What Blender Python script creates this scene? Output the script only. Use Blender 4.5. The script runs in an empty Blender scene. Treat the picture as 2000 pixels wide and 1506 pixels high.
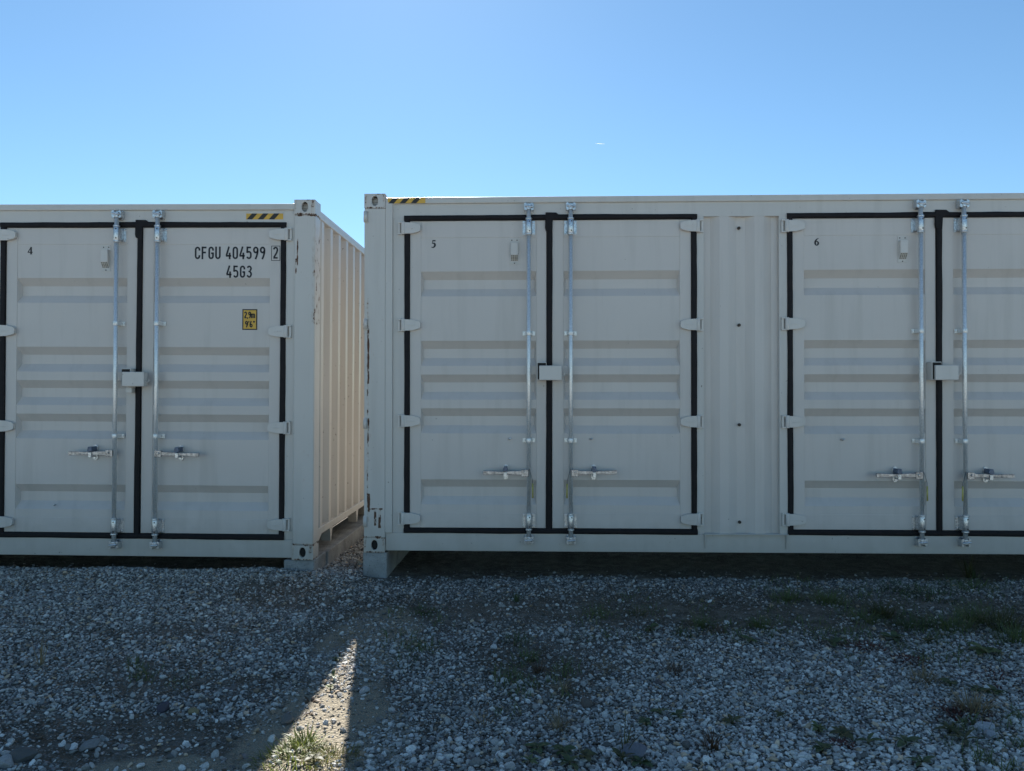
import bpy, math, random
import numpy as np
from mathutils import Vector, Matrix, noise
R = math.radians
random.seed(7); rng = np.random.default_rng(11)
scene = bpy.context.scene
COL = scene.collection

# ------------------------------------------------------------------ camera
CAM_H = 1.5; FPX = 1503.0; PITCH = 0.5; YAW = 1.715
cam_d = bpy.data.cameras.new('camera'); cam = bpy.data.objects.new('camera', cam_d); COL.objects.link(cam)
cam_d.sensor_width = 36.0; cam_d.lens = 36.0 * FPX / 2000.0; cam_d.clip_end = 30000; cam_d.clip_start = 0.05
cam.location = (0, 0, CAM_H); cam.rotation_euler = (R(90 + PITCH), 0, R(YAW))
scene.camera = cam

# ------------------------------------------------------------------ sky, sun, exposure
SUN_EL, SUN_AZ = 39.5, -11.0            # azimuth from +Y towards +X
world = bpy.data.worlds.new('World'); scene.world = world; world.use_nodes = True
wn = world.node_tree; wn.nodes.clear()
sky = wn.nodes.new('ShaderNodeTexSky'); sky.sky_type = 'NISHITA'; sky.sun_disc = False
sky.sun_elevation = R(SUN_EL); sky.sun_rotation = R(SUN_AZ)
sky.altitude = 200; sky.air_density = 1.0; sky.dust_density = 0.14; sky.ozone_density = 3.6
bg = wn.nodes.new('ShaderNodeBackground'); bg.inputs['Strength'].default_value = 0.062
wo = wn.nodes.new('ShaderNodeOutputWorld')
tint = wn.nodes.new('ShaderNodeMix'); tint.data_type = 'RGBA'; tint.blend_type = 'MULTIPLY'
tint.inputs[0].default_value = 1.0; tint.inputs[7].default_value = (0.80, 0.985, 1.0, 1)      # the clear, saturated blue of that day, all over the sky
wn.links.new(sky.outputs[0], tint.inputs[6]); wn.links.new(tint.outputs[2], bg.inputs[0]); wn.links.new(bg.outputs[0], wo.inputs[0])
sun_d = bpy.data.lights.new('sun', 'SUN'); sun_d.energy = 5.0; sun_d.angle = R(0.53); sun_d.color = (1.0, 0.972, 0.93)
sun = bpy.data.objects.new('sun', sun_d); COL.objects.link(sun)
sdir = Vector((math.sin(R(SUN_AZ)) * math.cos(R(SUN_EL)), math.cos(R(SUN_AZ)) * math.cos(R(SUN_EL)), math.sin(R(SUN_EL))))
sun.rotation_euler = sdir.to_track_quat('Z', 'Y').to_euler()
scene.view_settings.view_transform = 'Standard'; scene.view_settings.look = 'None'
scene.view_settings.gamma = 1.0; scene.view_settings.exposure = 1.2
try:
    scene.cycles.use_denoising = True
    scene.cycles.max_bounces = 8; scene.cycles.diffuse_bounces = 5
except Exception: pass

# ------------------------------------------------------------------ material helpers
def new_mat(name):
    m = bpy.data.materials.new(name); m.use_nodes = True
    nt = m.node_tree; b = nt.nodes['Principled BSDF']
    return m, nt, b
def nd(nt, t, **kw):
    n = nt.nodes.new(t)
    for k, v in kw.items():
        if k in n.inputs.keys(): n.inputs[k].default_value = v
        else: setattr(n, k, v)
    return n
def mixc(nt, fac, a, b_, blend='MIX'):
    n = nt.nodes.new('ShaderNodeMix'); n.data_type = 'RGBA'; n.blend_type = blend
    def put(i, v):
        if hasattr(v, 'is_linked') or hasattr(v, 'links'): nt.links.new(v, n.inputs[i])
        else: n.inputs[i].default_value = v if not isinstance(v, tuple) or len(v) == 4 else (*v, 1)
    put(0, fac); put(6, a); put(7, b_)
    return n.outputs[2]
def math_n(nt, op, a, b_=None, clamp=False):
    n = nt.nodes.new('ShaderNodeMath'); n.operation = op; n.use_clamp = clamp
    for i, v in enumerate((a, b_)):
        if v is None: continue
        if hasattr(v, 'links'): nt.links.new(v, n.inputs[i])
        else: n.inputs[i].default_value = v
    return n.outputs[0]
def noise_n(nt, vec, scale, detail=4, rough=0.55):
    n = nt.nodes.new('ShaderNodeTexNoise'); n.inputs['Scale'].default_value = scale
    n.inputs['Detail'].default_value = detail; n.inputs['Roughness'].default_value = rough
    nt.links.new(vec, n.inputs['Vector']); return n.outputs[0]
def ramp(nt, val, p0, p1):
    n = nt.nodes.new('ShaderNodeMapRange'); n.inputs[1].default_value = p0; n.inputs[2].default_value = p1
    nt.links.new(val, n.inputs[0]); return n.outputs[0]
def bump(nt, b, val, strength, dist):
    n = nt.nodes.new('ShaderNodeBump'); n.inputs['Strength'].default_value = strength; n.inputs['Distance'].default_value = dist
    nt.links.new(val, n.inputs['Height']); nt.links.new(n.outputs[0], b.inputs['Normal'])
def pos(nt, obj=False):
    if obj: return nt.nodes.new('ShaderNodeTexCoord').outputs['Object']
    return nt.nodes.new('ShaderNodeNewGeometry').outputs['Position']
def vscale(nt, v, s):
    n = nt.nodes.new('ShaderNodeMapping'); n.inputs['Scale'].default_value = s
    nt.links.new(v, n.inputs['Vector']); return n.outputs[0]

PAINT = (0.60, 0.567, 0.518)
def paint_mat(name, rust=None, base=PAINT, rough=0.36, chip=0.70):
    """container paint: faint mottling, dirt streaks, chips; rust = list of (x0,x1,z0,z1,soft,amount) in object space"""
    m, nt, b = new_mat(name)
    p = pos(nt, True); w = pos(nt)
    n1 = noise_n(nt, w, 1.7, 3); n2 = noise_n(nt, vscale(nt, w, (9, 9, 0.7)), 1.0, 4, 0.6)
    c = mixc(nt, math_n(nt, 'MULTIPLY', ramp(nt, n1, 0.35, 0.75), 0.35), base, tuple(x * 0.88 for x in base))
    c = mixc(nt, math_n(nt, 'MULTIPLY', ramp(nt, n2, 0.50, 0.80), 0.30), c, (0.36, 0.33, 0.28))
    sz = nt.nodes.new('ShaderNodeSeparateXYZ'); nt.links.new(w, sz.inputs[0])
    low = math_n(nt, 'MULTIPLY', ramp(nt, math_n(nt, 'ADD', sz.outputs[2], math_n(nt, 'MULTIPLY', noise_n(nt, w, 6, 4), -.35)), .30, .05), .35)
    c = mixc(nt, low, c, (0.30, 0.26, 0.20))
    # small specks where the paint is chipped
    n3 = noise_n(nt, w, 38, 2, 0.5)
    ch = ramp(nt, n3, chip + 0.045, chip + 0.065)
    c = mixc(nt, math_n(nt, 'MULTIPLY', ch, 0.6), c, (0.12, 0.085, 0.06))
    rg = None
    if rust:
        sep = nt.nodes.new('ShaderNodeSeparateXYZ'); nt.links.new(p, sep.inputs[0])
        tot = None
        for (x0, x1, z0, z1, soft, amt) in rust:
            def band(s, a, bb):
                cx, hw = (a + bb) / 2, (bb - a) / 2
                d = math_n(nt, 'SUBTRACT', math_n(nt, 'ABSOLUTE', math_n(nt, 'SUBTRACT', s, cx)), hw)
                return math_n(nt, 'SUBTRACT', 1.0, math_n(nt, 'DIVIDE', d, soft, True), True)
            k = math_n(nt, 'MULTIPLY', math_n(nt, 'MULTIPLY', band(sep.outputs[0], x0, x1), band(sep.outputs[2], z0, z1)), amt)
            tot = k if tot is None else math_n(nt, 'MAXIMUM', tot, k)
        nr = noise_n(nt, vscale(nt, p, (1, 1, 0.45)), 30, 5, 0.65)
        v = math_n(nt, 'ADD', nr, math_n(nt, 'MULTIPLY', tot, 0.36))
        mask = ramp(nt, v, 0.76, 0.80)
        halo = math_n(nt, 'MULTIPLY', ramp(nt, v, 0.62, 0.80), 0.45)
        nr2 = noise_n(nt, p, 90, 3)
        rc = mixc(nt, ramp(nt, nr2, 0.35, 0.65), (0.035, 0.02, 0.014), (0.16, 0.065, 0.028))
        c = mixc(nt, halo, c, (0.40, 0.27, 0.17))
        c = mixc(nt, mask, c, rc)
        rg = mask
    nt.links.new(c, b.inputs['Base Color'])
    if rg is not None:
        nt.links.new(math_n(nt, 'ADD', math_n(nt, 'MULTIPLY', rg, 0.45), rough), b.inputs['Roughness'])
    else: b.inputs['Roughness'].default_value = rough
    b.inputs['Specular IOR Level'].default_value = 0.55
    n4 = noise_n(nt, w, 5.0, 2); n5 = noise_n(nt, w, 260, 2)
    h = math_n(nt, 'ADD', math_n(nt, 'MULTIPLY', n4, 1.0), math_n(nt, 'MULTIPLY', n5, 0.03))
    bump(nt, b, h, 0.25, 0.012)
    return m
def plain(name, col, rough=0.6, metal=0.0, var=0.25, scale=30, bmp=0.0, spec=0.5):
    m, nt, b = new_mat(name)
    w = pos(nt); n1 = noise_n(nt, w, scale, 4)
    c = mixc(nt, ramp(nt, n1, 0.3, 0.7), tuple(x * (1 - var) for x in col), tuple(min(1, x * (1 + var)) for x in col))
    nt.links.new(c, b.inputs['Base Color']); b.inputs['Roughness'].default_value = rough
    b.inputs['Metallic'].default_value = metal; b.inputs['Specular IOR Level'].default_value = spec
    if bmp: bump(nt, b, n1, 0.6, bmp)
    return m
M = {}
M['paint'] = paint_mat('container_paint')
M['paint_panel'] = paint_mat('door_paint', base=(0.615, 0.564, 0.515), chip=0.74)
M['hinge'] = paint_mat('hinge_paint', base=(0.64, 0.60, 0.55), rough=0.30)
M['seal'] = plain('black_sealant', (0.013, 0.011, 0.012), 0.62, 0, 0.25, 25, 0.002, 0.22)
M['galv'] = plain('galvanised_steel', (0.76, 0.76, 0.74), 0.36, 0.55, 0.16, 120, 0.0006)
M['galv_dark'] = plain('dull_galvanised_steel', (0.60, 0.61, 0.62), 0.33, 0.85, 0.35, 90, 0.0006)
M['blue_plastic'] = plain('dark_blued_steel', (0.10, 0.125, 0.18), 0.35, 0.4, 0.3, 60)
M['handle'] = plain('worn_lever_steel', (0.30, 0.31, 0.33), 0.26, 0.95, 0.45, 45, 0.001)
M['grille'] = plain('vent_holes', (0.13, 0.12, 0.09), 0.8)
M['dark_hole'] = plain('dark_inside', (0.02, 0.018, 0.016), 0.9)
M['ink'] = plain('black_lettering', (0.012, 0.012, 0.016), 0.5, 0, 0.2, 60)
M['yellow'] = plain('yellow_sticker', (0.68, 0.40, 0.055), 0.45, 0, 0.10, 20)
M['sticker_black'] = plain('black_sticker', (0.02, 0.018, 0.016), 0.5)
M['tag_yellow'] = plain('pale_yellow_tag', (0.45, 0.40, 0.12), 0.5)
M['wire'] = plain('steel_wire', (0.18, 0.18, 0.18), 0.4, 0.8)
M['bolt'] = plain('rusty_bolt', (0.07, 0.055, 0.045), 0.7, 0.3, 0.5, 200)
def concrete_mat():
    m, nt, b = new_mat('cast_concrete'); w = pos(nt)
    n1 = noise_n(nt, w, 7, 5, 0.6); n2 = noise_n(nt, w, 70, 4, 0.6)
    c = mixc(nt, ramp(nt, n1, 0.3, 0.7), (0.24, 0.24, 0.23), (0.42, 0.415, 0.40))
    c = mixc(nt, ramp(nt, n2, 0.62, 0.70), c, (0.13, 0.12, 0.10))
    nt.links.new(c, b.inputs['Base Color']); b.inputs['Roughness'].default_value = 0.9
    bump(nt, b, math_n(nt, 'ADD', n2, n1), 1.0, 0.014); return m
M['concrete'] = concrete_mat()

# ------------------------------------------------------------------ mesh helpers
class MB:
    def __init__(s): s.v = []; s.f = []; s.sm = []
    def add(s, vs, fs, smooth=False):
        o = len(s.v); s.v += [tuple(p) for p in vs]
        for f in fs: s.f.append(tuple(o + i for i in f)); s.sm.append(smooth)
        return s
    def box(s, x0, x1, y0, y1, z0, z1):
        vs = [(x0,y0,z0),(x1,y0,z0),(x1,y1,z0),(x0,y1,z0),(x0,y0,z1),(x1,y0,z1),(x1,y1,z1),(x0,y1,z1)]
        return s.add(vs, [(0,3,2,1),(4,5,6,7),(0,1,5,4),(1,2,6,5),(2,3,7,6),(3,0,4,7)])
    def prism(s, pts, axis, a, b):
        """pts: 2-D outline; axis: extrusion axis index; a,b range"""
        n = len(pts)
        def mk(p, t):
            q = list(p); q.insert(axis, t); return tuple(q)
        vs = [mk(p, a) for p in pts] + [mk(p, b) for p in pts]
        fs = [tuple(range(n)), tuple(range(2*n-1, n-1, -1))]
        for i in range(n):
            j = (i+1) % n; fs.append((i, n+i, n+j, j))
        return s.add(vs, fs)
    def tube(s, pts, r, seg=10, cap=True):
        rings = []; n = len(pts); base = len(s.v)
        rr = r if isinstance(r, (list, tuple)) else [r]*n
        for i, p in enumerate(pts):
            p = Vector(p); a = Vector(pts[max(i-1,0)]); b = Vector(pts[min(i+1,n-1)])
            t = (b-a).normalized(); u = t.orthogonal().normalized() if i == 0 else (rings_u - t*rings_u.dot(t)).normalized()
            rings_u = u; w = t.cross(u)
            rings.append([p + (u*math.cos(2*math.pi*k/seg) + w*math.sin(2*math.pi*k/seg))*rr[i] for k in range(seg)])
        vs = [q for rg in rings for q in rg]; fs = []
        for i in range(n-1):
            for k in range(seg):
                k2 = (k+1) % seg; fs.append((i*seg+k, i*seg+k2, (i+1)*seg+k2, (i+1)*seg+k))
        s.add(vs, fs, True)
        if cap:
            o = base
            s.f.append(tuple(o+k for k in range(seg-1,-1,-1))); s.sm.append(False)
            s.f.append(tuple(o+(n-1)*seg+k for k in range(seg))); s.sm.append(False)
        return s
    def cyl(s, c, axis, r, h, seg=16):
        d = Vector((0,0,0)); d[axis] = h/2; c = Vector(c)
        return s.tube([c-d, c+d], r, seg)
    def mesh(s, name):
        me = bpy.data.meshes.new(name); me.from_pydata(s.v, [], s.f)
        me.polygons.foreach_set('use_smooth', s.sm); me.update()
        import bmesh
        bm = bmesh.new(); bm.from_mesh(me); bmesh.ops.recalc_face_normals(bm, faces=bm.faces); bm.to_mesh(me); bm.free()
        return me
    def build(s, name, mat, parent=None, bevel=0, loc=(0,0,0), mesh=None):
        return link(name, mesh or s.mesh(name), mat, parent, bevel, loc)
def link(name, me, mat, parent=None, bevel=0, loc=(0,0,0)):
    o = bpy.data.objects.new(name, me); COL.objects.link(o)
    if mat is not None and not me.materials: me.materials.append(mat)
    o.parent = parent; o.location = loc
    if bevel:
        b = o.modifiers.new('bevel', 'BEVEL'); b.width = bevel; b.segments = 2; b.limit_method = 'ANGLE'; b.angle_limit = R(35)
    return o
def empty(name, loc=(0,0,0), rot=(0,0,0), parent=None):
    o = bpy.data.objects.new(name, None); COL.objects.link(o); o.empty_display_size = 0.1
    o.location = loc; o.rotation_euler = rot; o.parent = parent; return o
def tag(o, label=None, cat=None, group=None, kind=None):
    if label: o['label'] = label
    if cat: o['category'] = cat
    if group: o['group'] = group
    if kind: o['kind'] = kind
    return o

# ------------------------------------------------------------------ lettering (drawn strokes)
def strokes_mesh(name, strokes, depth=0.0012):
    """strokes: list of [(x, z, halfwidth), ...] in the x-z plane, facing -y"""
    mb = MB()
    for st in strokes:
        n = len(st); L = []; Rr = []
        for i in range(n):
            a = st[max(i-1,0)]; b = st[min(i+1,n-1)]
            dx, dz = b[0]-a[0], b[1]-a[1]; l = math.hypot(dx, dz) or 1
            nx, nz = -dz/l, dx/l; w = st[i][2]
            if 0 < i < n-1:      # mitre
                d1x, d1z = st[i][0]-a[0], st[i][1]-a[1]; l1 = math.hypot(d1x, d1z) or 1
                cs = max(0.5, abs((d1x*dx+d1z*dz)/(l1*l))); w = w/cs
            L.append((st[i][0]+nx*w, st[i][1]+nz*w)); Rr.append((st[i][0]-nx*w, st[i][1]-nz*w))
        vs = [(x, -depth, z) for x, z in L] + [(x, -depth, z) for x, z in Rr] + [(x, 0, z) for x, z in L] + [(x, 0, z) for x, z in Rr]
        fs = []
        for i in range(n-1):
            fs += [(i, i+1, n+i+1, n+i), (2*n+i, 2*n+i+1, i+1, i), (n+i, n+i+1, 3*n+i+1, 3*n+i)]
        fs += [(0, n, 3*n, 2*n), (n-1, 3*n-1, 4*n-1, 2*n-1)]
        mb.add(vs, fs)
    return mb.mesh(name)
def arc(cx, cz, rx, rz, a0, a1, w, n=12):
    return [(cx+rx*math.cos(R(a0+(a1-a0)*i/n)), cz+rz*math.sin(R(a0+(a1-a0)*i/n)), w) for i in range(n+1)]
W = 0.075    # half stroke, glyph box height 1, width .5
def glyph(ch):
    w = W; r = 0.17; x0, x1, z0, z1 = 0.07, 0.43, 0.075, 0.925
    def bowl_top(): return arc(.25, z1-.18, .18, .18, 0, 180, w)
    if ch == 'C': return [[(x1, .68, w)] + arc(.25, z1-.18, .18, .18, 0, 180, w) + arc(.25, z0+.18, .18, .18, 180, 360, w) + [(x1, .32, w)]]
    if ch == 'G': return [[(x1, .68, w)] + arc(.25, z1-.18, .18, .18, 0, 180, w) + arc(.25, z0+.18, .18, .18, 180, 360, w) + [(x1, .32, w), (x1, .48, w)], [(.25, .47, w), (x1+.075, .47, w)]]
    if ch == 'F': return [[(x0, 0, w), (x0, 1, w)], [(x0, z1, w), (.45, z1, w)], [(x0, .53, w), (.40, .53, w)]]
    if ch == 'U': return [[(x0, 1, w)] + arc(.25, z0+.18, .18, .18, 180, 360, w) + [(x1, 1, w)]]
    if ch == '0': return [arc(.25, z1-.18, .18, .18, 0, 180, w) + arc(.25, z0+.18, .18, .18, 180, 360, w) + [(x1, z1-.18, w)]]
    if ch == '4': return [[(.30, 1, w), (.05, .29, w)], [(.0, .27, w), (.50, .27, w)], [(.36, .52, w), (.36, 0, w)]]
    if ch == '5': return [[(.44, z1, w), (.10, z1, w)], [(.10, 1, w), (.08, .50, w)], [(.08, .53, w)] + arc(.24, .40, .19, .19, 110, 0, w) + arc(.25, z0+.18, .18, .18, 0, -160, w)]
    if ch == '9': return [arc(.25, z1-.20, .18, .20, 0, 360, w, 20), [(x1, z1-.2, w), (.42, .5, w), (.33, .22, w), (.22, 0, w)]]
    if ch == '6': return [arc(.25, z0+.20, .18, .20, 0, 360, w, 20), [(x0, z0+.2, w), (.08, .5, w), (.17, .78, w), (.28, 1, w)]]
    if ch == '2': return [arc(.25, z1-.19, .18, .19, 170, -20, w) + [(.36, .5, w), (.10, .12, w)], [(.04, z0, w), (.46, z0, w)]]
    if ch == '3': return [arc(.24, z1-.17, .18, .17, 160, -70, w), arc(.24, z0+.22, .19, .22, 80, -160, w), [(.17, .52, w*.9), (.30, .52, w*.9)]]
    if ch == 'm': return [[(.05, 0, w), (.05, .68, w)], arc(.2, .50, .15, .14, 180, 0, w*.9) + [(.35, 0, w)], arc(.5, .50, .15, .14, 180, 0, w*.9) + [(.65, 0, w)]]
    if ch == ',': return [[(.10, .12, w), (.10, 0, w), (.05, -.12, w*.6)]]
    if ch == "'": return [[(.08, 1, w*.9), (.06, .74, w*.6)]]
    if ch == '"': return [[(.08, 1, w*.9), (.06, .74, w*.6)], [(.26, 1, w*.9), (.24, .74, w*.6)]]
    return []
ADV = {' ': .36, 'm': .86, ',': .26, "'": .24, '"': .40}
def text_strokes(t, x, z, h, sx=1.0, adv=.64):
    out = []; cx = 0.0
    for ch in t:
        for st in glyph(ch): out.append([(x+(cx+p[0])*h*sx, z+p[1]*h, p[2]*h*0.92) for p in st])
        cx += ADV.get(ch, adv)
    return out, x+cx*h*sx
SERIF = {
 '4': [[(.52, 1, .04), (.04, .30, .04)], [(.0, .28, .05), (.72, .28, .05)], [(.50, 1, .085), (.50, .02, .085)], [(.32, .025, .025), (.68, .025, .025)]],
 '5': [[(.18, .93, .07), (.62, .95, .07)], [(.20, .97, .03), (.13, .55, .03)],
       [(.13, .55, .03), (.25, .62, .05), (.40, .60, .08), (.53, .48, .10), (.54, .30, .10), (.44, .12, .085), (.28, .03, .06), (.12, .05, .045), (.05, .11, .05)]],
 '6': [[(.62, .97, .025), (.42, .88, .05), (.24, .70, .085), (.14, .45, .10), (.16, .24, .095), (.24, .09, .07), (.36, .03, .045), (.48, .09, .07), (.57, .24, .095), (.56, .40, .09), (.47, .53, .06), (.36, .56, .04), (.24, .50, .03), (.17, .42, .03)]],
}
def serif_digit(name, ch, x, z, h, parent, y):
    st = [[(x+p[0]*h*.95, z+p[1]*h, p[2]*h*1.25) for p in s] for s in SERIF[ch]]
    return link(name, strokes_mesh(name, st), M['ink'], parent, 0, (0, y, 0))

# ------------------------------------------------------------------ container
CH = 2.896; CL = 12.192; CD = 2.438
Y_JAMB = 0.022; Y_LEAF = 0.026; Y_PANEL = 0.030; Y_ROD = -0.030
GROOVES = [2.269, 1.707, 1.434, 1.161, 0.587]        # tops
def panel_mesh(x0, x1, z0, z1):
    mb = MB(); d = 0.044; gh = 0.203; sl = 0.064; e = 0.016; y = Y_PANEL
    z = z1
    for gt in GROOVES:
        gb = gt - gh
        mb.add([(x0,y,gt),(x1,y,gt),(x1,y,z),(x0,y,z)], [(0,1,2,3)])
        o = [(x0,y,gb),(x1,y,gb),(x1,y,gt),(x0,y,gt)]
        i = [(x0+e,y+d,gb+sl),(x1-e,y+d,gb+sl),(x1-e,y+d,gt-sl),(x0+e,y+d,gt-sl)]
        mb.add(o+i, [(4,5,6,7),(0,1,5,4),(1,2,6,5),(2,3,7,6),(3,0,4,7)])
        z = gb
    mb.add([(x0,y,z0),(x1,y,z0),(x1,y,z),(x0,y,z)], [(0,1,2,3)])
    me = bpy.data.meshes.new('door_panel'); me.from_pydata(mb.v, [], mb.f); me.update()
    import bmesh
    bm = bmesh.new(); bm.from_mesh(me); bmesh.ops.remove_doubles(bm, verts=bm.verts, dist=1e-5)
    bmesh.ops.recalc_face_normals(bm, faces=bm.faces)
    if sum(f.normal.y*f.calc_area() for f in bm.faces) > 0: bmesh.ops.reverse_faces(bm, faces=bm.faces)
    bm.to_mesh(me); bm.free(); return me

SH = {}
def shared(key, fn):
    if key not in SH: SH[key] = fn()
    return SH[key]
def hinge_mesh(s):            # s=+1: blade points +x (knuckle at origin)
    mb = MB()
    mb.prism([(0.004*s, -.046), (0.07*s, -.044), (0.125*s, -.030), (0.137*s, -.018), (0.137*s, .018), (0.125*s, .030), (0.07*s, .044), (0.004*s, .046)], 1, -0.022, 0.004)
    mb.cyl((-0.004*s, -0.014, 0), 2, 0.0165, 0.100, 14)
    mb.box(min(-.046*s, -.012*s), max(-.046*s, -.012*s), -0.020, 0.0, -.052, -.040)
    mb.box(min(-.046*s, -.012*s), max(-.046*s, -.012*s), -0.020, 0.0, .040, .052)
    mb.box(min(-.046*s, -.030*s), max(-.046*s, -.030*s), -0.012, 0.0, -.040, .040)
    mb.box(min(.03*s, .09*s), max(.03*s, .09*s), -0.0245, -0.021, -.004, .004)
    return mb.mesh('hinge')
def sleeve_mesh():            # bearing bracket: back plate, tube, end collars, four bolts
    mb = MB()
    mb.box(-.050, .050, 0.052, 0.058, -.056, .056)
    mb.cyl((0, 0, 0), 2, 0.0235, 0.112, 16)
    for z in (-.062, .062): mb.cyl((0, 0, z), 2, 0.0265, 0.012, 16)
    for s in (-1, 1): mb.prism([(s*.0235, 0.0), (s*.030, .052), (s*.012, .052), (s*.012, .01)], 2, -.050, .050)
    for sx in (-1, 1):
        for z in (-.040, .040): mb.cyl((sx*.040, .048, z), 1, .008, .010, 8)
    return mb.mesh('rod_sleeve')
def sleeve_holes_mesh():
    mb = MB()
    mb.cyl((0.006, -.0228, 0), 1, .0055, .004, 8)
    return mb.mesh('rivet')
def clamp_mesh():
    mb = MB()
    mb.cyl((0, 0, 0), 2, .0225, .034, 14)
    mb.box(-.050, .050, .050, .057, -.017, .017)
    for s in (-1, 1): mb.prism([(s*.022, 0), (s*.030, .050), (s*.010, .050), (s*.010, .01)], 2, -.017, .017)
    for s in (-1, 1): mb.cyl((s*.040, .046, 0), 1, .008, .009, 8)
    mb.cyl((0, -.0225, 0), 1, .005, .004, 8)
    return mb.mesh('rod_clamp')
def keeper_mesh(up):          # cam + keeper jaws on the header/sill
    mb = MB(); s = 1 if up else -1
    mb.cyl((0, 0, s*-.018), 2, .0205, .014, 14)
    mb.box(-.016, .020, -.020, .018, -.014, .016)
    mb.prism([(-.036, -.028), (-.018, -.034), (-.014, -.012), (-.022, .0), (-.014, .012), (-.020, .034), (-.038, .026)], 1, -.014, .05)
    mb.prism([(.038, -.026), (.020, -.034), (.018, -.014), (.030, -.006), (.030, .008), (.018, .014), (.022, .034), (.040, .024)], 1, -.010, .05)
    mb.box(-.030, .032, .040, .052, -.038, .038)
    mb.tube([(-.03, -.016, .004*s), (.034, -.020, -.004*s)], .008, 8)
    return mb.mesh('keeper')
def handle_mesh(s):           # lever reaching to s*x from the rod
    mb = MB()
    mb.box(min(.004*s, .058*s), max(.004*s, .058*s), -.030, -.020, -.028, .026)
    mb.box(min(.004*s, .050*s), max(.004*s, .050*s), -.020, .020, -.020, .020)
    mb.cyl((.036*s, -.034, 0.002), 1, .009, .010, 10)
    pts = [(.05, .016), (.13, .014), (.20, .010), (.27, .012), (.36, .014)]
    top = [(p[0]*s, p[1]) for p in pts]; bot = [(p[0]*s, -p[1]) for p in reversed(pts)]
    mb.prism(top+bot, 1, -.024, -.012)
    mb.prism([(.268*s, .0135), (.362*s, .0155), (.362*s, -.0155), (.268*s, -.0135)], 1, -.030, -.010)
    return mb.mesh('handle')
def catch_mesh():
    mb = MB()
    def oval(h, w, z0=0):
        return [(w*math.cos(R(a)), z0 + (h-w)*(1 if math.sin(R(a)) >= 0 else -1) + w*math.sin(R(a))) for a in range(0, 360, 20)]
    mb.prism(oval(.062, .021), 1, .046, .058)
    mb.box(-.012, .012, -.020, .050, -.034, -.022)
    mb.box(-.012, .012, -.034, -.020, -.034, .004)
    for z in (-.044, .044): mb.cyl((0, .044, z), 1, .009, .012, 8)
    return mb.mesh('handle_catch')
def catch_flap_mesh():
    mb = MB()
    mb.prism([(-.016, .010), (.016, .010), (.020, .022), (.014, .050), (-.014, .050), (-.022, .022)], 1, -.036, .044)
    return mb.mesh('catch_flap')
def vent_parts(door, x, z, side):
    w, h = .074, .212
    mb = MB().box(x, x+w, Y_PANEL-.004, Y_PANEL, z-h, z)
    v = mb.build('vent', M['paint'], door, .001)
    hood = MB().prism([(Y_PANEL-.003, z-.036), (Y_PANEL-.036, z-.040), (Y_PANEL-.036, z-.138), (Y_PANEL-.003, z-.188)], 0, x+.008, x+w-.008)
    hood.build('vent_hood', M['hinge'], door, .002)
    # holes on the sloped underside of the hood
    mh = MB(); d = Vector((0, .033, -.050)).normalized(); n = Vector((0, -.050, -.033)).normalized()
    for i in range(4):
        for j in range(4):
            c = Vector((x+.016+i*.014, Y_PANEL-.036, z-.138)) + d*(.010+j*.0125) + n*.0006
            u = Vector((.0045, 0, 0)); vv = d*.0042
            mh.add([c-u-vv, c+u-vv, c+u+vv, c-u+vv], [(0,1,2,3)])
    mh.build('vent_grille', M['grille'], door)
    mb2 = MB()
    for sx in (.016, w-.016): mb2.cyl((x+sx, Y_PANEL-.004, z-.016), 1, .005, .004, 8)
    mb2.cyl((x+w/2, Y_PANEL-.004, z-h+.010), 1, .005, .004, 8)
    mb2.build('vent_screw', M['bolt'], door)

def seal_strip(cont, name, x0, z0, x1, z1, wid, jit, seed, y=Y_JAMB-.012):
    """hand-laid black strip from (x0,z0) to (x1,z1), slightly wavering edges"""
    rs = random.Random(seed); L = math.hypot(x1-x0, z1-z0); n = max(8, int(L/.09))
    dx, dz = (x1-x0)/L, (z1-z0)/L; nx, nz = -dz, dx
    prof = [(-.5, .012), (-.42, -.001), (-.2, -.006), (.2, -.006), (.42, -.001), (.5, .012)]
    vs = []; wob = [0, 0]
    for i in range(n+1):
        t = i/n*L
        for k in (0, 1): wob[k] = wob[k]*.7 + rs.uniform(-jit, jit)
        for (o, yy) in prof:
            off = o*wid + (wob[0] if o < 0 else wob[1])*(abs(o)*2)
            vs.append((x0+dx*t+nx*off, y+yy, z0+dz*t+nz*off))
    m = len(prof); fs = []
    for i in range(n):
        for k in range(m-1): fs.append((i*m+k, (i+1)*m+k, (i+1)*m+k+1, i*m+k+1))
    fs += [tuple(range(m)), tuple(n*m+k for k in range(m-1, -1, -1))]
    mb = MB().add(vs, fs); return mb.build(name, M['seal'], cont)

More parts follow.
